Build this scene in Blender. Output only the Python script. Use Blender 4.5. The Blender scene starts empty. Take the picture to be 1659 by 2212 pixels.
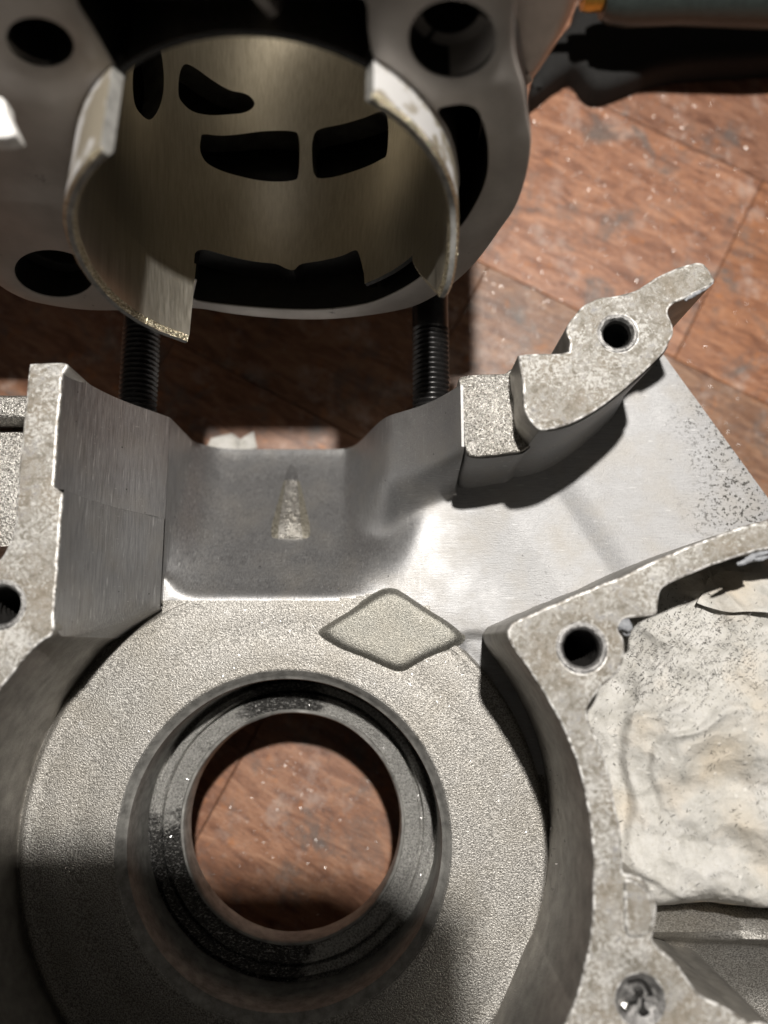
import bpy, bmesh, math, random
import numpy as np
from mathutils import Vector, Matrix, noise
from mathutils.geometry import delaunay_2d_cdt

rnd = random.Random(7)
sc = bpy.context.scene
COL = sc.collection

# ------------------------------------------------------------------ camera, world, lamp, exposure
# 1 unit = 1 cm.  The bench top is z = 0.
H, TH, FPX, PCX, PCY = 21.0, math.radians(10.0), 1661.0, 829.5, 1106.0
cam = bpy.data.cameras.new('camera')
cam.sensor_fit = 'VERTICAL'; cam.sensor_height = 24.0; cam.sensor_width = 18.0
cam.lens = 24.0 * FPX / 2212.0
cam.clip_start = 0.1; cam.clip_end = 500
cam.dof.use_dof = True; cam.dof.focus_distance = 15.5
cam.dof.aperture_fstop = cam.lens * 1e-3 / (2 * 0.155)
co = bpy.data.objects.new('camera', cam); COL.objects.link(co)
co.location = (0, 0, H); co.rotation_euler = (TH, 0, 0)
sc.camera = co
w = bpy.data.worlds.new('World'); sc.world = w; w.use_nodes = True
w.node_tree.nodes['Background'].inputs[0].default_value = (1.0, 0.93, 0.84, 1)
w.node_tree.nodes['Background'].inputs[1].default_value = 0.045
LAMP = Vector((3.6, 15.1, 48.0))
ld = bpy.data.lights.new('bench_lamp', 'POINT')
ld.energy = 124000; ld.color = (1.0, 0.955, 0.895); ld.shadow_soft_size = 0.75
lo = bpy.data.objects.new('bench_lamp', ld); COL.objects.link(lo); lo.location = LAMP
sc.view_settings.view_transform = 'Standard'; sc.view_settings.look = 'None'
sc.view_settings.exposure = 0.0; sc.view_settings.gamma = 1.0

RGT = Vector((1, 0, 0)); UPV = Vector((0, math.cos(TH), math.sin(TH))); FWD = Vector((0, math.sin(TH), -math.cos(TH)))
CAMP = Vector((0, 0, H))
def ray(px, py):
    return FWD + RGT * ((px - PCX) / FPX) + UPV * ((PCY - py) / FPX)
def atz(px, py, z):
    d = ray(px, py); t = (z - H) / d.z
    return CAMP + d * t
def onplane(px, py, p, n):
    d = ray(px, py); return CAMP + d * ((p - CAMP).dot(n) / d.dot(n))
def polyz(pts, z):
    return [tuple(atz(x, y, z).xy) for x, y in pts]
def px_of(p):
    d = Vector(p) - CAMP; z = d.dot(FWD)
    return PCX + d.dot(RGT) / z * FPX, PCY - d.dot(UPV) / z * FPX

MATE, FLOOR, DECK = 7.7, 4.4, 5.04       # mating face, chamber floor, cylinder deck plane (y)

# ------------------------------------------------------------------ materials
class NT:
    def __init__(s, name):
        s.m = bpy.data.materials.new(name); s.m.use_nodes = True
        s.t = s.m.node_tree; s.b = s.t.nodes['Principled BSDF']; s.n = 0
        s.co = s.t.nodes.new('ShaderNodeTexCoord').outputs['Object']
    def link(s, a, b): s.t.links.new(a, b)
    def node(s, ty, **kw):
        n = s.t.nodes.new(ty)
        for k, v in kw.items(): setattr(n, k, v)
        return n
    def map(s, scale=(1, 1, 1), rot=(0, 0, 0), src=None):
        n = s.node('ShaderNodeMapping'); n.inputs['Scale'].default_value = scale; n.inputs['Rotation'].default_value = rot
        s.link(src or s.co, n.inputs['Vector']); return n.outputs[0]
    def noise(s, scale, detail=4, rough=.55, vec=None, dist=0.0, dim='3D'):
        n = s.node('ShaderNodeTexNoise'); n.inputs['Scale'].default_value = scale
        n.inputs['Detail'].default_value = detail; n.inputs['Roughness'].default_value = rough
        n.inputs['Distortion'].default_value = dist
        s.link(vec or s.co, n.inputs['Vector']); return n.outputs['Fac']
    def voro(s, scale, vec=None, feature='F1', out='Distance'):
        n = s.node('ShaderNodeTexVoronoi', feature=feature); n.inputs['Scale'].default_value = scale
        s.link(vec or s.co, n.inputs['Vector']); return n.outputs[out]
    def ramp(s, fac, stops, interp='LINEAR'):
        n = s.node('ShaderNodeValToRGB'); cr = n.color_ramp; cr.interpolation = interp
        while len(cr.elements) < len(stops): cr.elements.new(0.5)
        for e, (p, c) in zip(cr.elements, stops):
            e.position = p; e.color = (c, c, c, 1) if isinstance(c, (int, float)) else (*c, 1)
        s.link(fac, n.inputs[0]); return n.outputs[0]
    def mix(s, fac, a, b, mode='MIX'):
        n = s.node('ShaderNodeMix', data_type='RGBA', blend_type=mode)
        for inp, v in ((n.inputs['Factor'], fac), (n.inputs['A'], a), (n.inputs['B'], b)):
            if hasattr(v, 'is_output'): s.link(v, inp)
            elif isinstance(v, (int, float)): inp.default_value = v if inp.name == 'Factor' else (v, v, v, 1)
            else: inp.default_value = (*v, 1)
        return n.outputs['Result']
    def math(s, op, a, b=0.0):
        n = s.node('ShaderNodeMath', operation=op)
        for i, v in enumerate((a, b)):
            if hasattr(v, 'is_output'): s.link(v, n.inputs[i])
            else: n.inputs[i].default_value = v
        return n.outputs[0]
    def set(s, **kw):
        for k, v in kw.items():
            inp = s.b.inputs[k.replace('_', ' ')]
            if hasattr(v, 'is_output'): s.link(v, inp)
            elif isinstance(v, tuple): inp.default_value = (*v, 1)
            else: inp.default_value = v
        return s
    def bump(s, h, strength=.3, dist=.02, prev=None):
        n = s.node('ShaderNodeBump'); n.inputs['Strength'].default_value = strength; n.inputs['Distance'].default_value = dist
        s.link(h, n.inputs['Height'])
        if prev: s.link(prev, n.inputs['Normal'])
        s.link(n.outputs[0], s.b.inputs['Normal']); return n.outputs[0]

def mat_mating():
    s = NT('gasket_stained_aluminium')
    big = s.noise(0.8, 3, .5); mid = s.noise(5.5, 7, .70, dist=.6); fine = s.noise(13, 6, .75, dist=.3); gr = s.noise(60, 3, .6)
    v2 = s.map((1, 1, 1), (.4, .2, .9))
    base = s.ramp(mid, [(.33, (.21, .188, .15)), (.45, (.36, .338, .295)), (.56, (.53, .51, .475)), (.68, (.36, .365, .39))])
    tan = s.ramp(s.math('ADD', s.math('MULTIPLY', big, .6), s.math('MULTIPLY', s.noise(2.6, 5, .7, vec=v2), .5)), [(.5, 0), (.64, 1)])
    c = s.mix(s.math('MULTIPLY', tan, .45), base, (.36, .295, .215))
    fl = s.ramp(s.math('ADD', s.math('MULTIPLY', fine, .75), s.math('MULTIPLY', s.noise(1.5, 3, .5, vec=v2), .35)), [(.568, 0), (.612, 1)])
    c = s.mix(s.math('MULTIPLY', fl, .85), c, (.83, .82, .79))
    dk = s.ramp(s.noise(18, 6, .75, vec=v2), [(.34, 1), (.42, 0)])
    c = s.mix(s.math('MULTIPLY', dk, .7), c, (.085, .07, .055))
    c = s.mix(s.ramp(gr, [(.36, .55), (.60, 0)]), c, (.15, .135, .115))
    s.set(Base_Color=c, Metallic=.4, Roughness=s.ramp(fine, [(.3, .38), (.7, .62)]))
    h = s.math('ADD', s.math('MULTIPLY', fine, .9), s.math('MULTIPLY', gr, .5))
    s.bump(h, .8, .035); return s.m

def mat_blast(name, c0, c1, scale=26, strength=.75, metallic=.7, rough=.46, dist=.025):
    s = NT(name)
    g = s.noise(scale, 2, .5); g2 = s.noise(scale * 2.1, 2, .5); lo_ = s.noise(.7, 4, .6); sc_ = s.noise(2.2, 5, .7)
    c = s.mix(s.ramp(g, [(.38, 0), (.62, 1)]), c0, c1)
    c = s.mix(s.ramp(g2, [(.34, .45), (.5, 0)]), c, tuple(x * .4 for x in c0))
    c = s.mix(s.ramp(lo_, [(.42, 0), (.7, .35)]), c, (.30, .27, .215))
    c = s.mix(s.ramp(sc_, [(.66, 0), (.72, .45)]), c, (.70, .69, .68))
    s.set(Base_Color=c, Metallic=metallic, Roughness=s.ramp(g2, [(.35, rough - .12), (.65, rough + .14)]))
    s.bump(s.math('ADD', g, s.math('MULTIPLY', g2, .5)), strength, dist); return s.m

def mat_polished(name='brushed_aluminium'):
    """hand ground aluminium: bright and smooth in the port, coarser and pitted towards the outer edge"""
    s = NT(name)
    st = s.noise(1.6, 6, .72, vec=s.map((34, 1.1, 14)))
    st2 = s.noise(1.4, 6, .72, vec=s.map((1.6, 34, 30), (0, 0, .35)))
    scr = s.ramp(s.noise(1.0, 2, .5, vec=s.map((2.0, 40, 10), (0, 0, 1.9), )), [(.70, 0), (.74, 1)])
    gr = s.noise(34, 3, .6); big = s.noise(1.1, 3)
    sx_ = s.node('ShaderNodeSeparateXYZ'); s.link(s.co, sx_.inputs[0])
    xw = s.math('ADD', sx_.outputs[0], s.math('MULTIPLY', s.math('SUBTRACT', big, .5), 2.5))
    plate = s.ramp(s.math('MULTIPLY', s.math('ADD', xw, 1.0), .2), [(.12, 0), (.62, 1)])
    brush = s.mix(s.ramp(s.math('MULTIPLY', s.math('ADD', xw, 1.5), .3), [(.2, 0), (.6, 1)]), st, st2)
    patch = s.ramp(s.noise(1.1, 5, .7), [(.28, 0), (.78, 1)])
    scr2 = s.ramp(s.noise(1.0, 3, .6, vec=s.map((46, 1.3, 9))), [(.64, 0), (.70, 1)])
    col = s.mix(plate, (.47, .47, .475), (.37, .37, .376))
    col = s.mix(s.ramp(brush, [(.30, .8), (.66, 0)]), col, (.20, .20, .20))
    col = s.mix(s.ramp(big, [(.45, 0), (.75, .35)]), col, (.40, .365, .31))
    col = s.mix(s.math('MULTIPLY', scr, .5), col, (.75, .75, .75))
    col = s.mix(s.math('MULTIPLY', scr2, s.math('SUBTRACT', .55, s.math('MULTIPLY', plate, .5))), col, (.80, .80, .80))
    col = s.mix(s.ramp(s.voro(2.6), [(.03, 1), (.05, 0)]), col, (.05, .05, .05))
    e_ = s.math('ADD', s.math('MULTIPLY', sx_.outputs[0], .205), s.math('MULTIPLY', s.math('SUBTRACT', s.noise(1.4, 4, .6), .5), .7))
    mk = s.ramp(s.math('SUBTRACT', e_, .95), [(.33, 0), (.60, 1)])
    pt = s.ramp(s.noise(13, 4, .7), [(.40, 1), (.46, 0)])
    col = s.mix(s.math('MULTIPLY', mk, pt), col, (.05, .047, .042))
    met = s.ramp(plate, [(0, .88), (1, .72)])
    ro = s.math('ADD', s.math('MULTIPLY', plate, .11), s.math('ADD', s.math('MULTIPLY', patch, .10), s.ramp(brush, [(.3, .33), (.7, .47)])))
    s.set(Base_Color=col, Metallic=met, Roughness=ro)
    h = s.math('ADD', s.math('MULTIPLY', brush, .8), s.math('MULTIPLY', s.math('MULTIPLY', gr, s.math('MAXIMUM', patch, plate)), .7))
    s.bump(h, .42, .02); return s.m

def mat_bore():
    s = NT('honed_bore')
    v = s.map((11, .16, 11)); st = s.noise(1.6, 5, .65, vec=v); fine = s.noise(10, 3, vec=s.map((4, .12, 4)))
    c = s.mix(s.ramp(st, [(.35, 0), (.65, 1)]), (.66, .61, .51), (.80, .75, .65))
    s.set(Base_Color=c, Metallic=.93, Roughness=s.ramp(st, [(.3, .28), (.7, .40)]))
    s.bump(s.math('ADD', st, s.math('MULTIPLY', fine, .5)), .07, .02); return s.m

def simple(name, c, metallic=0., rough=.5, ns=8, amt=.25, bump=.15, bscale=20, bdist=.02):
    s = NT(name)
    n = s.noise(ns, 5, .6); b = s.noise(bscale, 4, .6)
    s.set(Base_Color=s.mix(s.ramp(n, [(.3, 0), (.7, 1)]), tuple(x * (1 - amt) for x in c), tuple(min(1, x * (1 + amt)) for x in c)),
          Metallic=metallic, Roughness=s.ramp(b, [(.3, max(.05, rough - .08)), (.7, min(1, rough + .08))]))
    s.bump(b, bump, bdist); return s.m

def mat_wood():
    s = NT('oiled_hardwood')
    oi = s.node('ShaderNodeObjectInfo')
    off = s.node('ShaderNodeVectorMath', operation='ADD'); s.link(s.co, off.inputs[0])
    cmb = s.node('ShaderNodeCombineXYZ')
    r = oi.outputs['Random']
    s.link(s.math('MULTIPLY', r, 61.), cmb.inputs[0]); s.link(s.math('MULTIPLY', r, 23.), cmb.inputs[1]); s.link(cmb.outputs[0], off.inputs[1])
    v = off.outputs[0]
    gv = s.map((.6, 2.6, 1), src=v); g = s.noise(1.3, 9, .72, vec=gv, dist=.9)
    pores = s.noise(3.0, 5, .6, vec=s.map((1.6, 16, 1), src=v))
    blot = s.noise(.6, 7, .72, vec=v, dist=.5); blot2 = s.noise(1.5, 6, .7, vec=v)
    c = s.ramp(g, [(.26, (.10, .048, .031)), (.42, (.225, .112, .070)), (.56, (.37, .205, .130)), (.76, (.52, .335, .235))])
    tint = oi.outputs['Color']
    c = s.mix(1.0, c, tint, 'MULTIPLY')
    c = s.mix(s.ramp(pores, [(.32, .55), (.5, 0)]), c, (.07, .035, .02))
    c = s.mix(s.ramp(blot2, [(.58, 0), (.74, .7)]), c, (.48, .17, .04))
    c = s.mix(s.ramp(blot, [(.53, 0), (.66, .8)]), c, (.12, .108, .10))
    c = s.mix(s.ramp(s.noise(.8, 5, .7, vec=s.map((1, 1, 1), (0, 0, 1), src=v)), [(.54, 0), (.72, .55)]), c, (.52, .43, .38))
    s.set(Base_Color=c, Roughness=s.ramp(blot2, [(.3, .30), (.7, .55)]))
    s.b.inputs['Specular IOR Level'].default_value = .5
    s.bump(s.math('ADD', s.math('MULTIPLY', pores, .6), s.math('MULTIPLY', g, .6)), .35, .03); return s.m

def mat_paper():
    s = NT('oily_tissue')
    big = s.noise(.55, 4, .6); mid = s.noise(2.2, 5, .65); fib = s.noise(14, 5, .7); f2 = s.noise(60, 3, .6)
    c = s.ramp(mid, [(.30, (.41, .398, .365)), (.50, (.53, .518, .488)), (.75, (.61, .60, .58))])
    c = s.mix(s.ramp(big, [(.54, 0), (.70, .45)]), c, (.50, .39, .24))
    c = s.mix(s.ramp(s.noise(1.3, 5, .7, vec=s.map((1, 1, 1), (0, 0, 2.))), [(.55, 0), (.75, .5)]), c, (.46, .44, .40))
    c = s.mix(s.ramp(fib, [(.30, .45), (.46, 0)]), c, (.36, .33, .27))
    c = s.mix(s.ramp(f2, [(.27, .6), (.36, 0)]), c, (.10, .095, .09))
    s.set(Base_Color=c, Roughness=.75)
    s.b.inputs['Specular IOR Level'].default_value = .25
    dots = s.ramp(s.voro(4.2, vec=s.map((1, 1, .02), (0, 0, .5))), [(.05, 1), (.20, 0)])
    c = s.mix(s.math('MULTIPLY', dots, .45), c, (.78, .77, .73)); s.set(Base_Color=c)
    h = s.math('ADD', s.math('MULTIPLY', dots, .55), s.math('ADD', s.math('MULTIPLY', fib, .8), s.math('MULTIPLY', mid, .9)))
    n0 = s.bump(h, .6, .04)
    wv = s.node('ShaderNodeVectorMath', operation='ADD'); s.link(s.co, wv.inputs[0])
    nz = s.node('ShaderNodeTexNoise'); nz.inputs['Scale'].default_value = 1.1; s.link(s.co, nz.inputs['Vector']); s.link(nz.outputs['Color'], wv.inputs[1])
    fac = s.math('ADD', s.voro(.85, vec=s.map((1, 1, .05), src=wv.outputs[0])), s.math('MULTIPLY', s.voro(2.1, vec=s.map((1, 1, .05), (0, 0, 1.1), src=wv.outputs[0])), .42))
    s.bump(fac, .75, .22, prev=n0); return s.m

def mat_sludge():
    s = NT('sludge_covered_aluminium')
    a = s.noise(1.6, 7, .75, dist=.5); g = s.noise(24, 5, .75); chips = s.noise(15, 4, .6, vec=s.map((1, 2.5, 1), (0, 0, .6)))
    def near(p, r0, r1):
        d = s.node('ShaderNodeVectorMath', operation='DISTANCE'); s.link(s.co, d.inputs[0]); d.inputs[1].default_value = p
        m = s.node('ShaderNodeMapRange'); m.inputs[1].default_value = r0; m.inputs[2].default_value = r1; m.inputs[3].default_value = 1; m.inputs[4].default_value = 0
        s.link(d.outputs['Value'], m.inputs[0]); return m.outputs[0]
    dirt = s.math('MAXIMUM', near((-4.4, -5.6, 2.8), .6, 2.6), s.math('MAXIMUM', near((-2.2, -.95, 2.8), .3, 1.3), s.math('MULTIPLY', near((-3.0, -6.9, 2.8), .5, 2.2), .8)))
    k = s.ramp(s.math('ADD', s.math('MULTIPLY', dirt, .50), a), [(.60, 0), (.74, 1)])
    c = s.mix(s.ramp(g, [(.35, 0), (.6, 1)]), (.26, .253, .235), (.72, .71, .68))
    c = s.mix(s.math('MULTIPLY', k, .93), c, (.03, .029, .028))
    c = s.mix(s.ramp(chips, [(.57, 0), (.63, .9)]), c, (.74, .73, .70))
    s.set(Base_Color=c, Metallic=.35, Roughness=s.ramp(g, [(.3, .14), (.7, .42)]))
    s.bump(s.math('ADD', s.math('MULTIPLY', g, 1.3), s.math('ADD', a, chips)), 1.0, .06); return s.m

def mat_cast():
    s = NT('satin_cast_aluminium')
    n = s.noise(1.3, 4); g = s.noise(30, 4, .65); d = s.noise(3.3, 6, .72)
    c = s.mix(s.ramp(n, [(.35, 0), (.7, 1)]), (.39, .36, .335), (.50, .47, .44))
    c = s.mix(s.ramp(d, [(.64, 0), (.70, .75)]), c, (.08, .07, .065))
    s.set(Base_Color=c, Metallic=.35, Roughness=s.ramp(g, [(.3, .5), (.7, .62)]))
    s.bump(g, .2, .015); return s.m

def mat_skirt():
    s = NT('machined_skirt')
    n = s.noise(1.2, 5, .62, dist=.3); g = s.noise(26, 4, .6)
    c = s.mix(s.ramp(n, [(.47, 0), (.52, 1)]), (.46, .41, .32), (.70, .69, .68))
    s.set(Base_Color=c, Metallic=.5, Roughness=s.ramp(n, [(.47, .34), (.52, .6)]))
    s.bump(g, .2, .012); return s.m

M = dict(
    mate=mat_mating(),
    blast=mat_blast('blasted_aluminium', (.225, .216, .20), (.60, .58, .545), 32, .62),
    rough=mat_blast('coarse_cast_aluminium', (.30, .288, .265), (.62, .60, .565), 22, .9, .8, .36, .04),
    polish=mat_polished(),
    bore=mat_bore(), wood=mat_wood(), paper=mat_paper(), sludge=mat_sludge(), cast=mat_cast(), skirt=mat_skirt(),
    wall=simple('chamber_wall_aluminium', (.33, .315, .29), .75, .45, 3, .25, .35, 26), ring=simple('dull_ring_aluminium', (.24, .235, .23), .6, .45, 8, .5, .6, 16, .04),
    wheel=simple('turned_aluminium', (.27, .265, .25), .4, .5, 4, .4, .35, 30),
    black=simple('black_and_recess_shade', (.02, .019, .018), .3, .45, 6, .3, .3, 18),  # black for dirt and phone, also paints the shade inside recesses
    stud=simple('blackened_steel', (.028, .027, .027), .6, .33, 9, .3, .12, 40),
    gold=mat_blast('ground_brassy_edge', (.50, .43, .29), (.85, .77, .58), 20, 1.0, .9, .25, .05),
    sealant=simple('grey_sealant', (.27, .28, .30), .0, .5, 9, .3, .6, 14, .05),
    steel=simple('bright_steel', (.62, .61, .59), .95, .22, 20, .2, .2, 60),
    chip=simple('aluminium_filings', (.66, .65, .64), .95, .30, 20, .2, .05, 60),
    darkchip=simple('dark_filings', (.10, .095, .09), .8, .35, 20, .4, .1, 60),
    grip=simple('grey_green_grip', (.026, .034, .032), 0, .38, 5, .2, .1, 24),
    brass=simple('brass', (.55, .32, .07), .9, .35, 6, .2, .1, 30),
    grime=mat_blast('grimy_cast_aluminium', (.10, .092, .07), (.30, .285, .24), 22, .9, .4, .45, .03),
    blastfine=mat_blast('fine_blasted_aluminium', (.15, .148, .132), (.36, .35, .315), 38, .4),
    pale=simple('pale_cast_aluminium', (.74, .73, .715), .2, .5, 12, .12, .4, 30),
    body=simple('smooth_cast_body', (.58, .50, .45), .55, .42, 3, .12, .1, 30), toolshade=simple('tool_shadow_black', (.009, .0085, .008), 0, .9, 6, .3, .2, 18),  # last one: near-black for the block standing in for the tool's shadow
    rubber=simple('dark_rubber', (.035, .024, .018), 0, .55, 5, .3, .2, 20),
    white=mat_blast('white_cast_edge', (.22, .205, .185), (.84, .83, .81), 8, .8, .3, .5),
    gap=simple('glue_line', (.05, .03, .02), 0, .7),
)

# ------------------------------------------------------------------ object helpers
def empty(name, loc, label, cat, group=None):
    o = bpy.data.objects.new(name, None); COL.objects.link(o); o.location = loc
    o['label'] = label; o['category'] = cat
    if group: o['group'] = group
    return o
def wloc(o):
    p = Vector((0, 0, 0))
    while o: p = p + o.location; o = o.parent
    return p
def obj(name, bm, mat, parent=None, smooth=35, label=None, kind=None, mats=None):
    """bm is in world coordinates; the object keeps its origin at the world origin"""
    bmesh.ops.recalc_face_normals(bm, faces=bm.faces[:])
    me = bpy.data.meshes.new(name); bm.to_mesh(me); bm.free()
    for m_ in (mats or [mat]): me.materials.append(m_)
    if smooth is not None:
        for p in me.polygons: p.use_smooth = True
        try: me.set_sharp_from_angle(angle=math.radians(smooth))
        except Exception: pass
    o = bpy.data.objects.new(name, me); COL.objects.link(o)
    if parent: o.parent = parent; o.location = -wloc(parent)
    if label: o['label'] = label
    if kind: o['kind'] = kind
    return o
def tag(o, label, cat, group=None, kind=None):
    o['label'] = label; o['category'] = cat
    if group: o['group'] = group
    if kind: o['kind'] = kind
    return o

def spline(pts, n=6, closed=True, corners=()):
    """Catmull-Rom resample; indices in corners stay sharp"""
    out = []; N = len(pts)
    for i in range(N if closed else N - 1):
        p1, p2 = pts[i], pts[(i + 1) % N]
        p0 = pts[i - 1] if (closed or i > 0) else p1
        p3 = pts[(i + 2) % N] if (closed or i + 2 < N) else p2
        if i in corners: p0 = p1
        if (i + 1) % N in corners: p3 = p2
        for k in range(n):
            t = k / n
            out.append(tuple(0.5 * ((2 * b) + (-a + c) * t + (2 * a - 5 * b + 4 * c - d) * t * t + (-a + 3 * b - 3 * c + d) * t ** 3)
                             for a, b, c, d in zip(p0, p1, p2, p3)))
    if not closed: out.append(tuple(pts[-1]))
    return out
def area(p): return .5 * sum(a[0] * b[1] - b[0] * a[1] for a, b in zip(p, p[1:] + p[:1]))
def ccw(p): return p if area(p) > 0 else p[::-1]
def dedupe(p, eps=1e-4):
    o = []
    for q in p:
        if not o or (q[0] - o[-1][0]) ** 2 + (q[1] - o[-1][1]) ** 2 > eps * eps: o.append(q)
    if len(o) > 1 and (o[0][0] - o[-1][0]) ** 2 + (o[0][1] - o[-1][1]) ** 2 < eps * eps: o.pop()
    return o
def inset(p, d):
    """p ccw, moves inward by d"""
    out = []; n = len(p)
    for i in range(n):
        a, b, c = Vector(p[i - 1]), Vector(p[i]), Vector(p[(i + 1) % n])
        e1 = (b - a); e2 = (c - b)
        if e1.length < 1e-9 or e2.length < 1e-9: out.append(tuple(b)); continue
        e1.normalize(); e2.normalize()
        n1 = Vector((-e1.y, e1.x)); n2 = Vector((-e2.y, e2.x)); m = n1 + n2
        if m.length < 1e-6: m = n1.copy()
        m.normalize(); k = 1 / max(.5, m.dot(n1))
        out.append(tuple(b + m * d * k))
    return out
def pip(x, y, p):
    c = False; j = len(p) - 1
    for i in range(len(p)):
        if (p[i][1] > y) != (p[j][1] > y) and x < (p[j][0] - p[i][0]) * (y - p[i][1]) / (p[j][1] - p[i][1]) + p[i][0]: c = not c
        j = i
    return c
def circ(x, y, r, n=40, ph=0): return [(x + r * math.cos(ph + 2 * math.pi * i / n), y + r * math.sin(ph + 2 * math.pi * i / n)) for i in range(n)]
def jitter(p, amp, sc_=1.3, seed=0):
    return [(x + amp * noise.noise((x * sc_, y * sc_, seed)), y + amp * noise.noise((x * sc_, y * sc_, seed + 7.7))) for x, y in p]
ident = lambda x, y, z: (x, y, z)
def cdt(outer, holes, extra=()):
    vs = [Vector(p) for p in outer]; ed = [(i, (i + 1) % len(outer)) for i in range(len(outer))]
    for h in holes:
        b = len(vs); vs += [Vector(p) for p in h]; ed += [(b + i, b + (i + 1) % len(h)) for i in range(len(h))]
    vs += [Vector(p) for p in extra]
    V, E, F, *_ = delaunay_2d_cdt(vs, ed, [], 1 if not outer is None else 0, 1e-6)
    keep = []
    for f in F:
        cx = sum(V[i].x for i in f) / len(f); cy = sum(V[i].y for i in f) / len(f)
        if pip(cx, cy, outer) and not any(pip(cx, cy, h) for h in holes): keep.append(f)
    return V, keep
def prism(bm, outer, z1, z0, holes=(), bev=.03, fr=ident, hbev=None, bottom=False, steps=2, extra=(), zfun=None, draft=0.0, hz0=None):
    """plate with rounded rim: cap at z1, sides to z0; holes are open wells"""
    outer = dedupe(ccw(outer)); hbev = bev if hbev is None else hbev
    holes = [dedupe(ccw(h)) for h in holes]
    def ringv(p, z): return [bm.verts.new(fr(x, y, z + (zfun(x, y) if zfun else 0))) for x, y in p]
    capo = inset(outer, bev); caph = [inset(h, -hbev) for h in holes]
    V, F = cdt(capo, caph, extra)
    tv = [bm.verts.new(fr(v.x, v.y, z1 + (zfun(v.x, v.y) if zfun else 0))) for v in V]
    for f in F:
        try: bm.faces.new([tv[i] for i in f])
        except ValueError: pass
    def side(p0, sgn, b, zb):
        rings = []
        for k in range(steps + 1):
            a = math.pi / 2 * k / steps
            rings.append(ringv(inset(p0, sgn * b * (1 - math.sin(a))), z1 - b * (1 - math.cos(a))))
        rings.append([bm.verts.new(fr(x, y, zb)) for x, y in (inset(p0, -sgn * draft) if draft else p0)])
        for A, B in zip(rings, rings[1:]):
            n = len(A)
            for i in range(n):
                try: bm.faces.new((A[i], A[(i + 1) % n], B[(i + 1) % n], B[i]))
                except ValueError: pass
        return rings[-1]
    side(outer, 1, bev, z0)
    for h in holes: side(h, -1, hbev, z0 if hz0 is None else hz0)
    if bottom:
        V, F = cdt(outer, holes); bv = [bm.verts.new(fr(v.x, v.y, z0)) for v in V]
        for f in F:
            try: bm.faces.new([bv[i] for i in f])
            except ValueError: pass
    bmesh.ops.remove_doubles(bm, verts=bm.verts[:], dist=2e-4)
    return bm
def grid(bm, nu, nv, f, wrap=False):
    vs = [[bm.verts.new(f(i, j)) for j in range(nv)] for i in range(nu)]
    for i in range(nu if wrap else nu - 1):
        for j in range(nv - 1):
            a = (vs[i][j], vs[(i + 1) % nu][j], vs[(i + 1) % nu][j + 1], vs[i][j + 1])
            try: bm.faces.new(a)
            except ValueError: pass
    return vs
def lathe(bm, prof, c, n=96, fr=None, jit=0.0, seed=0):
    def f(i, j):
        r, z = prof[j]; a = 2 * math.pi * i / n
        if jit: r += jit * noise.noise((3 * math.cos(a), 3 * math.sin(a), j * .7 + seed)); z += jit * noise.noise((5 * math.cos(a), 5 * math.sin(a), j * .9 + seed + 5))
        x, y = r * math.cos(a), r * math.sin(a)
        return fr(x, y, z) if fr else (c[0] + x, c[1] + y, z)
    return grid(bm, n, len(prof), f, wrap=True)
def ss(a, b, x):
    t = np.clip((x - a) / (b - a), 0, 1); return t * t * (3 - 2 * t)

# ================================================================== WORKBENCH (setting)
bench = bpy.data.objects.new('workbench_top', None); COL.objects.link(bench); bench['kind'] = 'structure'
bench['label'] = 'worn reddish brown butcher block bench top strewn with metal filings'
A0 = atz(1329, 240, 0); A1 = atz(1649, 390, 0); Bq = atz(1570, 585, 0)
dA = (A1 - A0).normalized(); nA = Vector((-dA.y, dA.x, 0)); ang = math.atan2(dA.y, dA.x)
A2 = atz(1055, 575, 0); WST = abs((A2 - A0).dot(nA))
tA1 = (A1 - A0).dot(dA)
bmb = bmesh.new(); bmesh.ops.create_grid(bmb, x_segments=1, y_segments=1, size=60, matrix=Matrix.Translation((0, 5, -.06)))
obj('glue_bed', bmb, M['gap'], bench, None)
TINTS = [(.80, .74, .72), (1.0, .93, .88), (.90, .80, .74), (.72, .66, .60), (1.05, .98, .95)]
def stave(t0, t1, s0, s1, z, tint=None):
    g = .010; b = .03
    bm = bmesh.new(); L, W = (t1 - t0) / 2 - g, (s1 - s0) / 2 - g
    rect = [(-L, -W), (L, -W), (L, W), (-L, W)]
    top = [bm.verts.new((x * (L - b) / L, y * (W - b) / W, 0)) for x, y in rect]
    mid = [bm.verts.new((x, y, -b)) for x, y in rect]; bot = [bm.verts.new((x, y, -.5)) for x, y in rect]
    bm.faces.new(top)
    for A, B in ((top, mid), (mid, bot)):
        for i in range(4): bm.faces.new((A[i], B[i], B[(i + 1) % 4], A[(i + 1) % 4]))
    o = obj('stave', bm, M['wood'], None, None)
    c = A0 + dA * ((t0 + t1) / 2) + nA * ((s0 + s1) / 2)
    o.color = (*(tint or rnd.choice(TINTS)), 1); o.location = (c.x, c.y, z); o.rotation_euler = (rnd.uniform(-.002, .002), 0, ang)
    o.parent = bench
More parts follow.
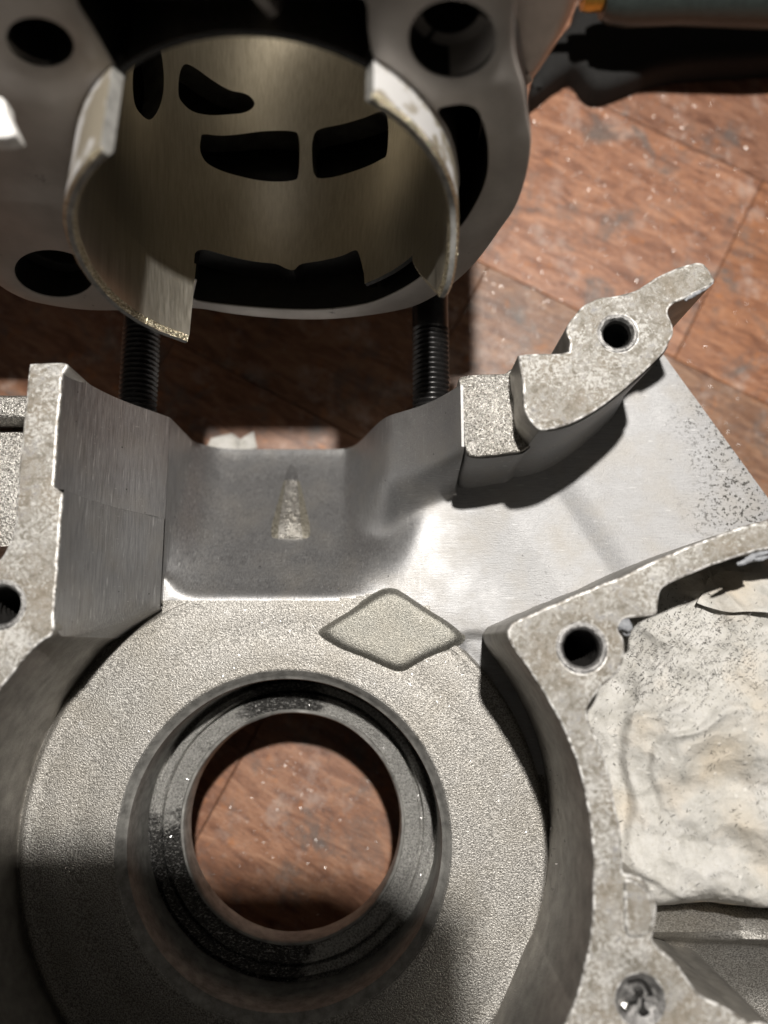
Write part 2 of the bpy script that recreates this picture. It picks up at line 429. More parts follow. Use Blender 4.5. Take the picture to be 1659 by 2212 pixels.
for k in range(-9, 6):
    s0, s1 = k * WST, (k + 1) * WST
    t = -34 + rnd.uniform(0, 12)
    cuts = [t]
    while t < 44:
        t += rnd.uniform(11, 19); cuts.append(t)
    if k == -1:
        cuts = [c for c in cuts if abs(c - tA1) > 7] + [tA1]; cuts.sort()
    for a, b_ in zip(cuts, cuts[1:]):
        c = A0 + dA * ((a + b_) / 2) + nA * ((s0 + s1) / 2)
        if abs(c.x) < 34 and -26 < c.y < 38:
            TINT = None
            if k == 0 and b_ > -2: TINT = (.80, .72, .70)
            elif k == -1 and abs(b_ - tA1) < .01: TINT = (1.06, .94, .87)
            elif k == -1 and abs(a - tA1) < .01: TINT = (.98, .80, .64)
            elif k == -2: TINT = (.74, .72, .66)
            stave(a, b_, s0, s1, rnd.uniform(-.012, .012), TINT)

# ================================================================== CRANKCASE HALF
CC = (-2.05, -3.91)
crank = empty('crankcase_half', (CC[0], CC[1], 0), 'bare aluminium engine crankcase half with round bearing hole lying open on wood', 'crankcase')
RD = 5.46
# --- heightfield of the transfer port and intake duct
XL, XS = -4.76, 1.6
CXB, RB, BB = -2.12, 3.70, 4.30
def zpipe(x):
    q = np.clip(np.abs(x - CXB) / np.where(x < CXB, RB, 3.72), 0, .9999)
    return MATE - np.where(x < CXB, BB, 3.74) * np.sqrt(1 - q * q)
def HF(x, y):
    x = np.asarray(x, float); y = np.asarray(y, float)
    base = 4.40 - .02 * (1 - ss(.95, 1.12, y)) * (np.hypot(x - CC[0], y - CC[1]) < 5.5)
    # faint cross step in the intake floor, and its slow rise to the outside
    d = (x - 3.8) + (y - 3.3) * .63
    base = base + (.16 * ss(-3.4, -.3, d) - .16 * ss(-.75, .75, d) + .07 * ss(.3, 3.0, d) + .035 * np.sin(x * 1.3 + y * .9) * ss(.5, 2, x)) * ss(.2, 1.3, y + .45 * np.maximum(0, x - 2.5))
    ys0 = 1.02 + .45 * np.clip(1 - (x - XL) / .7, 0, 1) ** 2 - .25 * ss(-.6, .6, x)
    t = np.clip((y - ys0) / (DECK - ys0), 0, 1)
    wy = (1 - (1 - t) ** 1.22) * ss(-.01, .055, t)
    xr = .25 + .26 * np.clip(y, 0, 5.1)
    wx = 1 - ss(-2.0, 0, x - xr)
    f = np.clip(x - XL, 0, 1.2)
    fil = 1.05 - np.sqrt(np.maximum(0, 1.05 ** 2 - np.maximum(0, 1.05 - f) ** 2))
    bowl = base - 2.66 * wy * wx
    bowl = np.minimum(np.maximum(bowl, bowl + fil * ss(0.0, .4, t)), 4.52)
    ya = 2.3 + 1.0 * ss(-.2, 1.45, x)
    B = ss(ya, ya + 1.35 - .85 * ss(-.2, 1.45, x), y) * ss(-1.0, .15, x) * (x < 1.58)
    hp = np.minimum(np.where(x > -1.2, zpipe(np.minimum(x, 1.55)), 0), 6.68)
    z = bowl * (1 - B) + hp * B
    return z
def hf_hit(px, py):
    d = ray(px, py); t = 10.0
    for _ in range(900):
        p = CAMP + d * t
        if p.z <= float(HF(p.x, p.y)): break
        t += .012
    return p
def skirt_down(bm, z):
    be = [e for e in bm.edges if len(e.link_faces) == 1]
    r = bmesh.ops.extrude_edge_only(bm, edges=be)
    for v in r['geom']:
        if isinstance(v, bmesh.types.BMVert): v.co.z = z
# cylinder mouth side: transfer bowl (part 1)
xs = np.concatenate([[XL, XL + .015], np.arange(XL + .05, XS + .001, .05)]); xs[-1] = XS
ys = np.concatenate([np.arange(-1.3, .9, .03), np.arange(.9, DECK, .05), [DECK]])
X, Y = np.meshgrid(xs, ys, indexing='ij'); Z = HF(X, Y)
for _ in range(14):
    Zb = Z.copy()
    Zb[4:-1, 1:-1] = (Z[3:-2, 1:-1] + Z[5:, 1:-1] + Z[4:-1, :-2] + Z[4:-1, 2:] + 4 * Z[4:-1, 1:-1]) / 8
    Zb[4:-1, -1] = (Z[3:-2, -1] + Z[5:, -1] + 2 * Z[4:-1, -1]) / 4
    lowm = (Y < 1.0) | (X > 1.45); Z = np.where(lowm, Z, Zb)
Z[0, :] = np.where(ys > .9, 4.49, 4.38)
polishmask = lambda x, y: (x > 1.0 and y > .2) or (x > -.15 and y > .88) or y > 1.0 + .05 * noise.noise((x * 2, 0, 3)) + .35 * max(0, x + 1.1) * (1 if x < .2 else 0) * .5
bm = bmesh.new(); vs = grid(bm, len(xs), len(ys), lambda i, j: (X[i, j], Y[i, j], Z[i, j]))
bmesh.ops.delete(bm, geom=[f for f in bm.faces if f.calc_center_median().y < .86 and (f.calc_center_median().xy - Vector(CC)).length < 5.15], context='FACES')
bm.faces.ensure_lookup_table()
for f in bm.faces:
    c = f.calc_center_median(); f.material_index = 0 if polishmask(c.x, c.y) else 1
skirt_down(bm, .3)
obj('transfer_port', bm, None, crank, 40, mats=[M['polish'], M['blast']])
# intake floor (part 2)
P0 = atz(1430, 770, 4.4); P1 = atz(1662, 1092, 4.36)
xs = np.arange(XS, 9.6, .08); ys = np.arange(-2.6, 7.2, .08)
bm = bmesh.new(); grid(bm, len(xs), len(ys), lambda i, j: (xs[i], ys[j], float(HF(xs[i], ys[j])) - (.07 * float(1 - ss(.18, .36, ys[j])) * float(ss(1.6, 1.8, xs[i])) if xs[i] < 4.2 else 0)))
dn = (P1 - P0); nrm = Vector((-dn.y, dn.x, 0)).normalized()
if nrm.x < 0: nrm = -nrm
bmesh.ops.bisect_plane(bm, geom=bm.verts[:] + bm.edges[:] + bm.faces[:], plane_co=P0, plane_no=nrm, clear_outer=True)
P2 = atz(1395, 790, 4.4); d2 = (P0 - P2); n2 = Vector((-d2.y, d2.x, 0)).normalized()
if n2.y < 0: n2 = -n2
bmesh.ops.bisect_plane(bm, geom=bm.verts[:] + bm.edges[:] + bm.faces[:], plane_co=P0, plane_no=n2, clear_outer=True)
skirt_down(bm, .3)
obj('intake_floor', bm, M['polish'], crank, 40)

# --- left half of the cylinder mouth: two machined half pipes with a step
YS = 2.75
RBL, BBL = 3.53, 4.46
def pipe_patch(y0, y1, R, b, xl=-5.9):
    n = 40; bm = bmesh.new()
    xs_ = [CXB - R * math.sin(a) for a in np.linspace(math.radians(90), math.asin((CXB - XL) / R), n)]
    def zz(x): return MATE - b * math.sqrt(max(0, 1 - ((x - CXB) / R) ** 2)) - .012
    def ylo(x):
        if y0 is not None: return y0
        q = RD ** 2 - (x - CC[0]) ** 2
        return CC[1] + math.sqrt(q)
    m = 34
    def f(i, j):
        x = xs_[i]; yl = ylo(x); tj = j / (m - 1)
        if y0 is None: tj = tj ** 1.7
        y = yl + (y1 - yl) * tj; wob = .012 * noise.noise((x * 2, y * 2, 1)); z = zz(x) + wob
        def rnd_(d, r): return r - math.sqrt(max(0, r * r - max(0, r - d) ** 2)) if d < r else 0
        z -= rnd_(XL - x + .0, 0) + .0
        dd = XL - x
        z -= .17 * max(0, 1 - abs(dd) / .40) ** 2
        if y0 is None:
            r = min(.42, max(.05, (z - 4.45) * .6)); z -= rnd_(y - yl, r)
        return (x, y, z)
    vs = grid(bm, n, m, f)
    if y0 is None:      # wall of the round chamber under the mouth
        prev = None
        for i in range(n):
            a = vs[i][0]; q = bm.verts.new((a.co.x - .02, a.co.y - .03, 4.5))
            b_ = bm.verts.new((a.co.x, a.co.y, 4.1))
            if prev: bm.faces.new((prev[0], a, b_, prev[1]))
            prev = (a, b_); bm.verts.remove(q)
    else:
        prev = None     # step face
        for i in range(n):
            a = vs[i][0]; b_ = bm.verts.new((a.co.x, a.co.y, a.co.z + .25))
            prev = (a, b_)
    # back face on the deck plane
    if y1 == DECK:
        prev = None
        for i in range(n):
            a = vs[i][m - 1]; b_ = bm.verts.new((a.co.x, a.co.y, .3))
            if prev: bm.faces.new((prev[0], prev[1], b_, a))
            prev = (a, b_)
    loose = [v for v in bm.verts if not v.link_faces]; bmesh.ops.delete(bm, geom=loose, context='VERTS')
    return bm
obj('cylinder_mouth', pipe_patch(None, YS, RBL, BBL), M['polish'], crank, 40)
obj('cylinder_mouth', pipe_patch(YS, DECK, RB, BB), M['polish'], crank, 40)
bm = bmesh.new()      # the little machined ledge between the two bores
n = 40
xs_ = [CXB - RB * math.sin(a) for a in np.linspace(math.radians(90), math.asin((CXB - XL) / RB), n)]
zo = lambda x, R, b: MATE - b * math.sqrt(max(0, 1 - ((x - CXB) / R) ** 2)) - .012
pv = None
for x in xs_:
    x2 = XL + (x - XL) * (CXB - RBL - XL) / (CXB - RB - XL)
    a = bm.verts.new((x, YS + .002, zo(x, RB, BB))); b_ = bm.verts.new((x2, YS + .002, zo(x2, RBL, BBL)))
    if pv: bm.faces.new((pv[0], a, b_, pv[1]))
    pv = (a, b_)
obj('ledge', bm, M['steel'], crank, 40)

# --- chamber floor: annulus with a soft raised edge, cut where the transfer port begins
prof = [(3.41, FLOOR - .03), (3.45, FLOOR)] + [(r, FLOOR + .012 * math.sin(r * 7)) for r in np.arange(3.5, 5.2, .15)] + [(5.22, FLOOR), (5.30, FLOOR + .015), (5.36, FLOOR - .02), (5.41, FLOOR - .10), (5.47, FLOOR - .16), (5.56, FLOOR - .16)]
bm = bmesh.new(); lathe(bm, prof, CC, 192)
bmesh.ops.bisect_plane(bm, geom=bm.verts[:] + bm.edges[:] + bm.faces[:], plane_co=(XL, 0, 0), plane_no=(1, 0, 0))
for f in [f for f in bm.faces if f.calc_center_median().x > XL]: f.select = True
gm = [f for f in bm.faces if f.select]
es = set(e for f in gm for e in f.edges); vv = set(v for f in gm for v in f.verts)
bmesh.ops.bisect_plane(bm, geom=list(vv) + list(es) + gm, plane_co=(0, .93, 0), plane_no=(0, 1, 0), clear_outer=True)
obj('crank_chamber_floor', bm, M['blast'], crank, 50)

# --- bearing bore, shoulder and seal ring
bm = bmesh.new(); lathe(bm, [(3.50, FLOOR - .02), (3.44, FLOOR - .006), (3.42, FLOOR - .02), (3.33, FLOOR - .14), (3.30, FLOOR - .17), (3.255, FLOOR - .20), (3.24, FLOOR - .25), (3.235, 2.80)], CC, 160, jit=.006)
obj('bearing_bore', bm, M['wheel'], crank, 25)
bm = bmesh.new(); lathe(bm, [(3.245, 2.80), (3.20, 2.70), (3.15, 2.70), (3.13, 2.86), (3.10, 2.89), (3.04, 2.88), (2.98, 2.86), (2.95, 2.83), (2.94, 2.60), (2.88, 2.60), (2.87, 2.7)], CC, 160, jit=.028, seed=3)
obj('bearing_shoulder', bm, M['sludge'], crank, 30)
bm = bmesh.new(); lathe(bm, [(2.88, 2.6), (2.87, 2.84), (2.83, 2.875), (2.72, 2.86), (2.6, 2.82), (2.52, 2.79)], CC, 160, jit=.024, seed=9)
obj('seal_ring', bm, M['sludge'], crank, 30)
bm = bmesh.new(); lathe(bm, [(2.53, 2.77), (2.50, 2.815), (2.45, 2.80), (2.425, 2.74), (2.42, 2.2), (2.9, 2.1), (3.8, 2.1)], CC, 160, jit=.014, seed=12)
obj('seal_lip', bm, M['wheel'], crank, 30)

# --- mating flanges
def mate_mats(bm, z=MATE, bev=.045):
    for f in bm.faces:
        c = f.calc_center_median(); nz = abs(f.normal.z) if f.normal.length else 0
        if c.z < z - bev * .98: f.material_index = 2
        elif nz < .985: f.material_index = 1
MM = [M['mate'], M['white'], M['wall']]
def hole_px(px, py, r, z): 
    p = atz(px, py, z); q = atz(px + r, py, z); return (p.x, p.y, (q - p).length)
def bolt_hole(px, py, rin, rout, parent, z=MATE, depth=2.2):
    x, y, r = hole_px(px, py, rin, z); R = hole_px(px, py, rout, z)[2]
    bm = bmesh.new(); n = 48
    prof = [(R + .02, z + .004), (R, z + .012), (r + (R - r) * .55, z + .012), (r + .035, z + .004), (r, z - .05)]
    for k in range(10): prof += [(r - .03, z - .12 - k * .16), (r + .01, z - .20 - k * .16)]
    prof += [(r, z - depth), (.01, z - depth - .15)]
    lathe(bm, prof, (x, y), n, jit=.012, seed=px)
    for f in bm.faces:
        c = f.calc_center_median(); f.material_index = 0 if c.z > z - .03 else 1
    return obj('bolt_hole', bm, None, parent, 40, mats=[M['ring'], M['black']]), (x, y, R)
# left arm
q = lambda L: [(x * .5, 713.2 + y * .5) for x, y in L]
left_px = q([(125, 143), (200, 140), (268, 141), (292, 152), (270, 200), (262, 280), (256, 400), (250, 520), (243, 600), (243, 678), (275, 702), (277, 760), (284, 830), (285, 880), (276, 950), (264, 1050), (250, 1130), (225, 1220), (190, 1310), (150, 1370), (100, 1440)])
ch = lambda a: (CC[0] + (RD + .02) * math.cos(math.radians(a)), CC[1] + (RD + .02) * math.sin(math.radians(a)))
lw = polyz(left_px, MATE)
lw = [(min(x, (CXB - RB - .015) if y > YS else (CXB - RBL - .015)) if 3 < i_ < 17 and y > 1.0 else (CXB - RBL - .015 if 3 < i_ and .1 < y <= 1.0 else x), y) for i_, (x, y) in enumerate(lw)]
lw = lw[:-1] + [ch(a) for a in (142, 147, 153, 160, 170, 180, 190, 200, 210, 222, 235, 250, 265)]
lw += [(-2.5, -11.5), (-6, -11.3), (-9.0, -8.0), (-9.2, -3), (-8.6, -1.0)]
lw += polyz(q([(-330, 1500), (-330, 1200), (-230, 1060), (-60, 1010), (0, 985), (35, 930), (55, 880), (68, 800), (72, 700), (80, 600), (92, 480), (105, 350), (114, 240)]), MATE)
lp = jitter(spline(lw, 5, True, corners=(0, 2, 9, 10)), .018, 3, 1)
hx, hy, hr = hole_px(2, 1307, 50, MATE)
bm = bmesh.new(); prism(bm, lp, MATE, .25, holes=[circ(hx, hy, hr, 40)], bev=.045); bm.normal_update(); mate_mats(bm)
fl = obj('mating_flange', bm, None, crank, 40, mats=MM)
bolt_hole(2, 1307, 40, 50, fl)
# right rim between chamber and gearbox
r6 = lambda L: [(987.5 + .5041 * x, 1097.2 + .5041 * y) for x, y in L]
rp = r6([(1560, -10), (1332, 48), (1230, 75), (1110, 118), (950, 180), (830, 235), (700, 295), (560, 350), (420, 410), (300, 460), (236, 490), (214, 530), (225, 580), (260, 630), (310, 700), (370, 790), (420, 880), (470, 980), (510, 1090), (540, 1190), (560, 1290), (575, 1400), (583, 1520), (583, 1650), (575, 1790), (560, 1900), (535, 2020), (500, 2130), (462, 2215)])
rw = polyz(rp, MATE)
rw += [ch(a) for a in (-45, -55, -66, -78, -90)] + [(-1.5, -11.2), (4.5, -11.2), (7.0, -9.5)]
rq = r6([(1420, 2330), (1240, 2200), (1130, 2130), (1040, 2085), (1000, 2040), (970, 1990), (930, 1940), (870, 1890), (838, 1850), (847, 1790), (857, 1720), (842, 1660), (802, 1600), (755, 1572), (716, 1560), (713, 1500), (705, 1400), (682, 1290), (661, 1180), (640, 1090), (610, 1010), (580, 940), (560, 880), (572, 830), (610, 780), (670, 730), (700, 690), (720, 620), (712, 560), (692, 520), (712, 480), (770, 468), (850, 458), (862, 420), (880, 348), (950, 305), (1050, 265), (1150, 225), (1250, 195), (1332, 175), (1560, 140)])
rw += polyz(rq, MATE)
rpoly = jitter(spline(rw, 4, True, corners=(10, 11)), .02, 3, 5)
h1 = hole_px(987.5 + .5041 * 535, 1097.2 + .5041 * 600, 52, MATE); h2 = hole_px(987.5 + .5041 * 785, 1097.2 + .5041 * 2110, 50, MATE)
bm = bmesh.new(); prism(bm, rpoly, MATE, .25, holes=[circ(*h1, 40), circ(*h2, 40)], bev=.045); bm.normal_update(); mate_mats(bm)
fr_ = obj('mating_flange', bm, None, crank, 40, mats=MM)
bolt_hole(987.5 + .5041 * 535, 1097.2 + .5041 * 600, 40, 52, fr_)
# wiped half-round boss on the rim (a thin skin of cleaned metal) 
bp = spline(polyz(r6([(716, 1590), (770, 1600), (815, 1640), (838, 1700), (840, 1760), (825, 1815), (780, 1838), (722, 1822), (712, 1700)]), MATE), 5)
bm = bmesh.new(); prism(bm, bp, MATE + .05, MATE - .1, bev=.05, steps=3); bm.normal_update(); mate_mats(bm, MATE + .05, .05); obj('wiped_boss', bm, None, crank, 60, mats=MM)
# screw in the lower hole
x2, y2, R2 = h2
bm = bmesh.new()
lathe(bm, [(R2 + .03, MATE + .01), (R2 - .03, MATE - .02), (R2 - .08, MATE - .07), (.5 * R2, MATE - .08), (.01, MATE - .09)], (x2, y2), 40, jit=.02)
scw = obj('screw', bm, M['ring'], crank, 40)
c3 = lambda L: [((2300 + .4665 * x) * .54861, (3000 + .4665 * y) * .54861) for x, y in L]
for k, L in enumerate(([(365, 1850), (430, 1815), (500, 1835), (565, 1895), (598, 1975), (560, 1985), (520, 1905), (470, 1865), (400, 1880)],
                       [(430, 1925), (480, 1915), (515, 1950), (505, 1990), (468, 2010), (455, 2060), (400, 2070), (360, 2045), (368, 2010), (420, 2000), (440, 1960)],
                       [(500, 2010), (525, 2020), (520, 2080), (565, 2130), (520, 2160), (470, 2130), (495, 2080)])):
    bm = bmesh.new(); prism(bm, jitter(spline(polyz(c3(L), MATE), 4), .01, 6, k), MATE - .035 + .004 * k, MATE - .3, bev=.02); obj('dirt_clog', bm, M['black'], scw, 40)
bm = bmesh.new(); gx_, gy_ = polyz(c3([(350, 2075)]), MATE)[0]
lathe(bm, [(.10, MATE - .12), (.095, MATE - .03), (.06, MATE + .0), (.01, MATE + .01)], (gx_, gy_), 16, jit=.03); obj('metal_crumb', bm, M['steel'], scw, 60)
# reed arm: raised fragment on the right
c4 = lambda L: [(829.5 + x * .5, 493.7 + y * .5) for x, y in L]
ar = c4([(580, 546), (640, 538), (750, 538), (798, 530), (801, 490), (786, 445), (800, 405), (830, 365), (870, 328), (930, 299), (1000, 288), (1080, 268), (1120, 244), (1200, 200), (1290, 158), (1352, 143), (1388, 155), (1430, 222), (1405, 250), (1330, 290), (1280, 310), (1237, 335), (1228, 370), (1248, 415), (1254, 455), (1235, 490), (1200, 545), (1140, 605), (1060, 675), (970, 747), (880, 807), (800, 847), (720, 866), (672, 868), (640, 842), (615, 803), (604, 765), (598, 690), (590, 620)])
arw = jitter(spline(polyz(ar, MATE), 4, True, corners=(0, 3, 15, 17)), .02, 3.3, 11)
h3 = hole_px(1334.5, 719.7, 41, MATE)
bm = bmesh.new(); prism(bm, arw, MATE, 3.6, holes=[circ(*h3, 40)], bev=.045); bm.normal_update(); mate_mats(bm)
fa = obj('mating_flange', bm, None, crank, 40, mats=MM)
bolt_hole(1334.5, 719.7, 31, 41, fa)
# lower shelf beside the arm
ZS = 6.66
sh = c4([(322, 646), (350, 634), (430, 628), (520, 624), (560, 600), (680, 600), (720, 760), (660, 868), (640, 925), (600, 962), (540, 972), (470, 982), (400, 986), (366, 978), (350, 930), (338, 850), (330, 740)])
shw = jitter(spline(polyz(sh, ZS), 5, True, corners=(0,)), .015, 3, 4)
bm = bmesh.new(); prism(bm, shw, ZS, 3.6, bev=.05, steps=3)
obj('shelf_block', bm, None, crank, 40, mats=[M['rough']])
# polished skin on the duct side of the arm and shelf: follows their lower edges
edge = c4([(352, 940), (362, 976), (400, 988), (470, 985), (540, 976), (600, 966), (640, 932), (668, 900)])
e1 = spline([tuple(atz(x, y, ZS)) for x, y in edge], 4, False)
edge2 = c4([(668, 870), (720, 869), (800, 850), (880, 810), (970, 750), (1060, 678), (1140, 608), (1200, 548), (1236, 494)])
e2 = spline([tuple(atz(x, y, MATE)) for x, y in edge2], 4, False)
bm = bmesh.new()
path = [(p[0], p[1] - .012, ZS - .055) for p in e1[:-2]] + [(p[0] + .004, p[1] - .012, MATE - .05) for p in e2]
nz = 12
def wallf(i, j):
    x, y, zt = path[i]; t = j / (nz - 1)
    flare = .55 * max(0, t - .62) ** 2 * 2.5
    return (x + flare * .25, y - flare, zt + (4.30 - zt) * t)
grid(bm, len(path), nz, wallf)
obj('duct_wall', bm, M['polish'], crank, 50)

# --- diamond boss on the chamber floor
dp = [(695, 1368), (716, 1345), (770, 1312), (815, 1283), (842, 1275), (872, 1284), (925, 1318), (968, 1345), (996, 1372), (985, 1392), (940, 1412), (900, 1432), (868, 1447), (840, 1442), (790, 1420), (735, 1398)]
dw = spline(polyz(dp, FLOOR + .12), 5)
dw = ccw(dedupe(dw)); bm = bmesh.new(); rings = []
dcx = sum(p[0] for p in dw) / len(dw); dcy = sum(p[1] for p in dw) / len(dw)
for k, hh in ((1.07, -.02), (1.03, .0), (1.0, .03), (.975, .07), (.95, .105), (.92, .13), (.88, .147), (.82, .157), (.7, .160), (.5, .155), (.25, .15)):
    rings.append([bm.verts.new((dcx + (x - dcx) * k, dcy + (y - dcy) * k, FLOOR + hh)) for x, y in dw])
for A_, B_ in zip(rings, rings[1:]):
    for i in range(len(A_)): bm.faces.new((A_[i], A_[(i + 1) % len(A_)], B_[(i + 1) % len(A_)], B_[i]))
bm.faces.new(rings[-1])
obj('diamond_boss', bm, M['blastfine'], crank, 180)

# --- tear-drop casting rib in the transfer port
tip = hf_hit(630, 1002); bl = hf_hit(588, 1166); br = hf_hit(667, 1166)
bm = bmesh.new(); nu, nv = 44, 25
def ribf(i, j):
    s = i / (nu - 1); t = j / (nv - 1) * 2 - 1
    mid = (bl + br) / 2; cx_ = tip.x + (mid.x - tip.x) * s; cy_ = tip.y + (mid.y - tip.y) * s
    hw = .16 + (abs(br.x - bl.x) / 2 * 1.38 - .16) * s ** .9
    x = cx_ + hw * t; z = float(HF(x, cy_))
    hgt = (.03 + .42 * s ** 1.2) * (.5 + .5 * math.cos(math.pi * t)) ** .75 * min(1, (1 - s) / .22) ** .7
    return (x, cy_, z - .03 + hgt + .30 * hgt * noise.noise((x * 13, cy_ * 13, 0)))
grid(bm, nu, nv, ribf); bm.faces.ensure_lookup_table()
for k_, f in enumerate(bm.faces):
    i_, j_ = divmod(k_, nv - 1); t_ = abs((j_ + .5) / (nv - 1) * 2 - 1); s_ = i_ / (nu - 1)
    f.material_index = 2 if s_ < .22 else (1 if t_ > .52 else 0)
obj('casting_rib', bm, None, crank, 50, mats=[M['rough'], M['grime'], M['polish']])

# --- studs
def stud(x, z, y1, y0=DECK - .4):
    r = .42; bm = bmesh.new(); n = 32
    prof = [(0.001, y0), (r, y0)]
    ythr = DECK + 2.05
    yy = DECK - .2; pitch = .115; thr = []
    while yy < ythr:
        thr += [(r - .055, yy), (r, yy + pitch * .45), (r, yy + pitch * .6)]; yy += pitch
    body = [(r - .055, ythr - .05), (r - .03, ythr + .02), (r - .01, ythr + .1), (r - .01, y1 - .05), (r - .06, y1), (.001, y1)]
    fr = lambda a, b, c: (x + a, c, z + b)
    lathe(bm, body, None, n, fr=fr); o = obj('stud', bm, M['stud'], crank, 30)
    bm = bmesh.new(); lathe(bm, prof + thr + [(r - .055, ythr)], None, n, fr=fr); obj('thread', bm, M['stud'], o, 30)
stud(-5.49, 4.55, 9.6); stud(1.05, 4.55, 9.9)

# --- outer casting to the left, gearbox pocket on the right, base shell
oc = polyz([(-260, 935), (49, 929), (60, 1000), (48, 1130), (30, 1180), (-260, 1200)], 6.2)
bm = bmesh.new(); prism(bm, [(a, b) for a, b in oc], 6.2, .25, bev=.06); obj('outer_lug', bm, M['rough'], crank, 40)
oc = polyz([(-260, 848), (60, 850), (60, 905), (-260, 905)], 6.75)
bm = bmesh.new(); prism(bm, oc, 6.75, .25, bev=.16, steps=4); obj('outer_rib', bm, M['rough'], crank, 40)
rag_in = polyz(rq, MATE)
rag_poly = ccw(dedupe(spline(rag_in, 3, False) + [(14, 2), (14, -12), (5.5, -12)]))
rag_poly = inset(rag_poly, -.30)
def clip_rag(bm):
    bmesh.ops.delete(bm, geom=[f for f in bm.faces if not pip(f.calc_center_median().x, f.calc_center_median().y, rag_poly)], context='FACES')
bm = bmesh.new()
def gbf(i, j):
    x = 2.6 + 10 * i / 60; y = -11 + 12.4 * j / 90
    ridge = atz(1400, 2005, 5.6).y - .05 * (x - 4)
    z = 4.6 + .95 * math.exp(-((y - ridge) / .33) ** 2) - .7 * float(ss(0.3, 1.8, ridge - y)) + .0
    if y > ridge: z = max(z - 1.0 * min(1, (y - ridge) / .9), 3.8)
    return (x, y, z)
grid(bm, 61, 91, gbf); clip_rag(bm); obj('gearbox_pocket', bm, None, crank, 60, mats=[M['blast']])
sx, sy = CC[0] - .2, CC[1] - .75
outer = [(-8.6, -10.5), (4, -11), (9, -8), (9.3, .5), (6.2, 5.6), (1.7, 4.4), (-.5, 4.3), (-.8, 1.0), (-4.7, 1.0), (-5.0, 4.3), (-6.2, 4.5), (-8.4, 3)]
bm = bmesh.new(); prism(bm, outer, 1.0, 0.02, holes=[circ(sx, sy, 3.75, 64)], bev=.05); obj('base_shell', bm, M['wall'], crank, 40)
# seat wall between shoulder and base so that no light leaks in
bm = bmesh.new(); lathe(bm, [(3.26, 2.85), (3.75, 2.6), (4.3, 1.6), (4.5, .9)], CC, 64); obj('bearing_housing', bm, M['wall'], crank, 40)

# --- grey sealant lumps
def lump(pts, z, r, parent, seed):
    bm = bmesh.new()
    sp = spline([tuple(atz(x, y, z)) for x, y in pts], 6, False)
    n = 10
    def f(i, j):
        p = Vector(sp[min(i, len(sp) - 1)]); tn = Vector(sp[min(i + 1, len(sp) - 1)]) - Vector(sp[max(i - 1, 0)]); tn.normalize()
        sd = Vector((-tn.y, tn.x, 0)); rr = r * (.35 + .65 * math.sin(math.pi * (i + .5) / len(sp))) * (1 + .5 * noise.noise((i * .5, j * .9, seed)))
        a = 2 * math.pi * j / n
        return p + sd * rr * math.cos(a) + Vector((0, 0, 1)) * rr * .7 * math.sin(a)
    vs = [[bm.verts.new(f(i, j)) for j in range(n)] for i in range(len(sp))]
    for i in range(len(sp) - 1):
        for j in range(n): bm.faces.new((vs[i][j], vs[i + 1][j], vs[i + 1][(j + 1) % n], vs[i][(j + 1) % n]))
    bm.faces.new(vs[0]); bm.faces.new(vs[-1][::-1])
    return obj('sealant', bm, M['sealant'], parent, 60)
lump([(1330, 1340), (1342, 1346), (1352, 1350), (1362, 1362)], 7.62, .11, crank, 1)
lump([(1350, 1352), (1352, 1364), (1348, 1372)], 7.5, .08, crank, 2)
lump([(1592, 1219), (1612, 1212), (1630, 1200), (1662, 1192)], 7.6, .055, crank, 3)
lump([(1610, 1216), (1625, 1209), (1645, 1206), (1662, 1202)], 7.55, .045, crank, 4)
lump([(1480, 650), (1490, 640), (1510, 630), (1540, 610)], 7.66, .05, crank, 5)

# ================================================================== CYLINDER
TILT = math.radians(9)
FN = Vector((0, -math.cos(TILT), math.sin(TILT))); FU = Vector((1, 0, 0)); FV = Vector((0, math.sin(TILT), math.cos(TILT)))
FP = Vector((0, 7.13, 5.03))
tb = onplane(570, 62, FP, FN); bb = onplane(570, 652, FP, FN)
mid = (tb + bb) / 2 + FV * .05; BR = (tb - bb).length / 2 * .938
O = Vector((-1.93, mid.y, mid.z))
print('BORE', BR, O, px_of(O + FU * BR), px_of(O - FU * BR))
def fl2w(u, v, w_): return O + FU * u + FV * v + FN * w_
def fpx(px, py, w_=0.0):
    p = onplane(px, py, O + FN * w_, FN) - O; return (p.dot(FU), p.dot(FV))
cyl = empty('engine_cylinder', (O.x, O.y + 5, 0), 'aluminium two-stroke cylinder on its side, its ported bore and cut skirt facing the crankcase', 'cylinder')
# base flange
fo = [(1112, -80), (1112, 30), (1112, 115), (1132, 190), (1140, 250), (1148, 300), (1144, 350), (1134, 395), (1114, 450), (1080, 500), (1044, 550), (1006, 592), (955, 632), (890, 665), (800, 683), (700, 692), (600, 690), (500, 680), (420, 668), (330, 671), (230, 673), (165, 670), (100, 660), (50, 647), (0, 620), (-40, 580), (-66, 520), (-80, 420), (-110, 250), (-130, 90), (-120, -60), (-60, -95), (100, -100), (140, -40), (170, -26), (480, -26), (780, -26), (830, -90), (980, -110)]
fow = spline([fpx(*p) for p in fo], 4)
LT = .10      # liner wall
def boreang(px, py):
    u, v = fpx(px, py); return math.atan2(v, u)
loop = []
topc = [(815, 148), (802, 110), (795, 60), (792, 8), (770, -6), (700, -10), (480, -10), (250, -10), (180, -8), (166, 4), (200, 60), (250, 145), (272, 178)]
tcw = [fpx(*p) for p in topc]
a0 = math.atan2(tcw[0][1], tcw[0][0]); a1 = math.atan2(tcw[-1][1], tcw[-1][0])
RO = BR + LT
loop += spline(tcw, 4, False)
a = a1
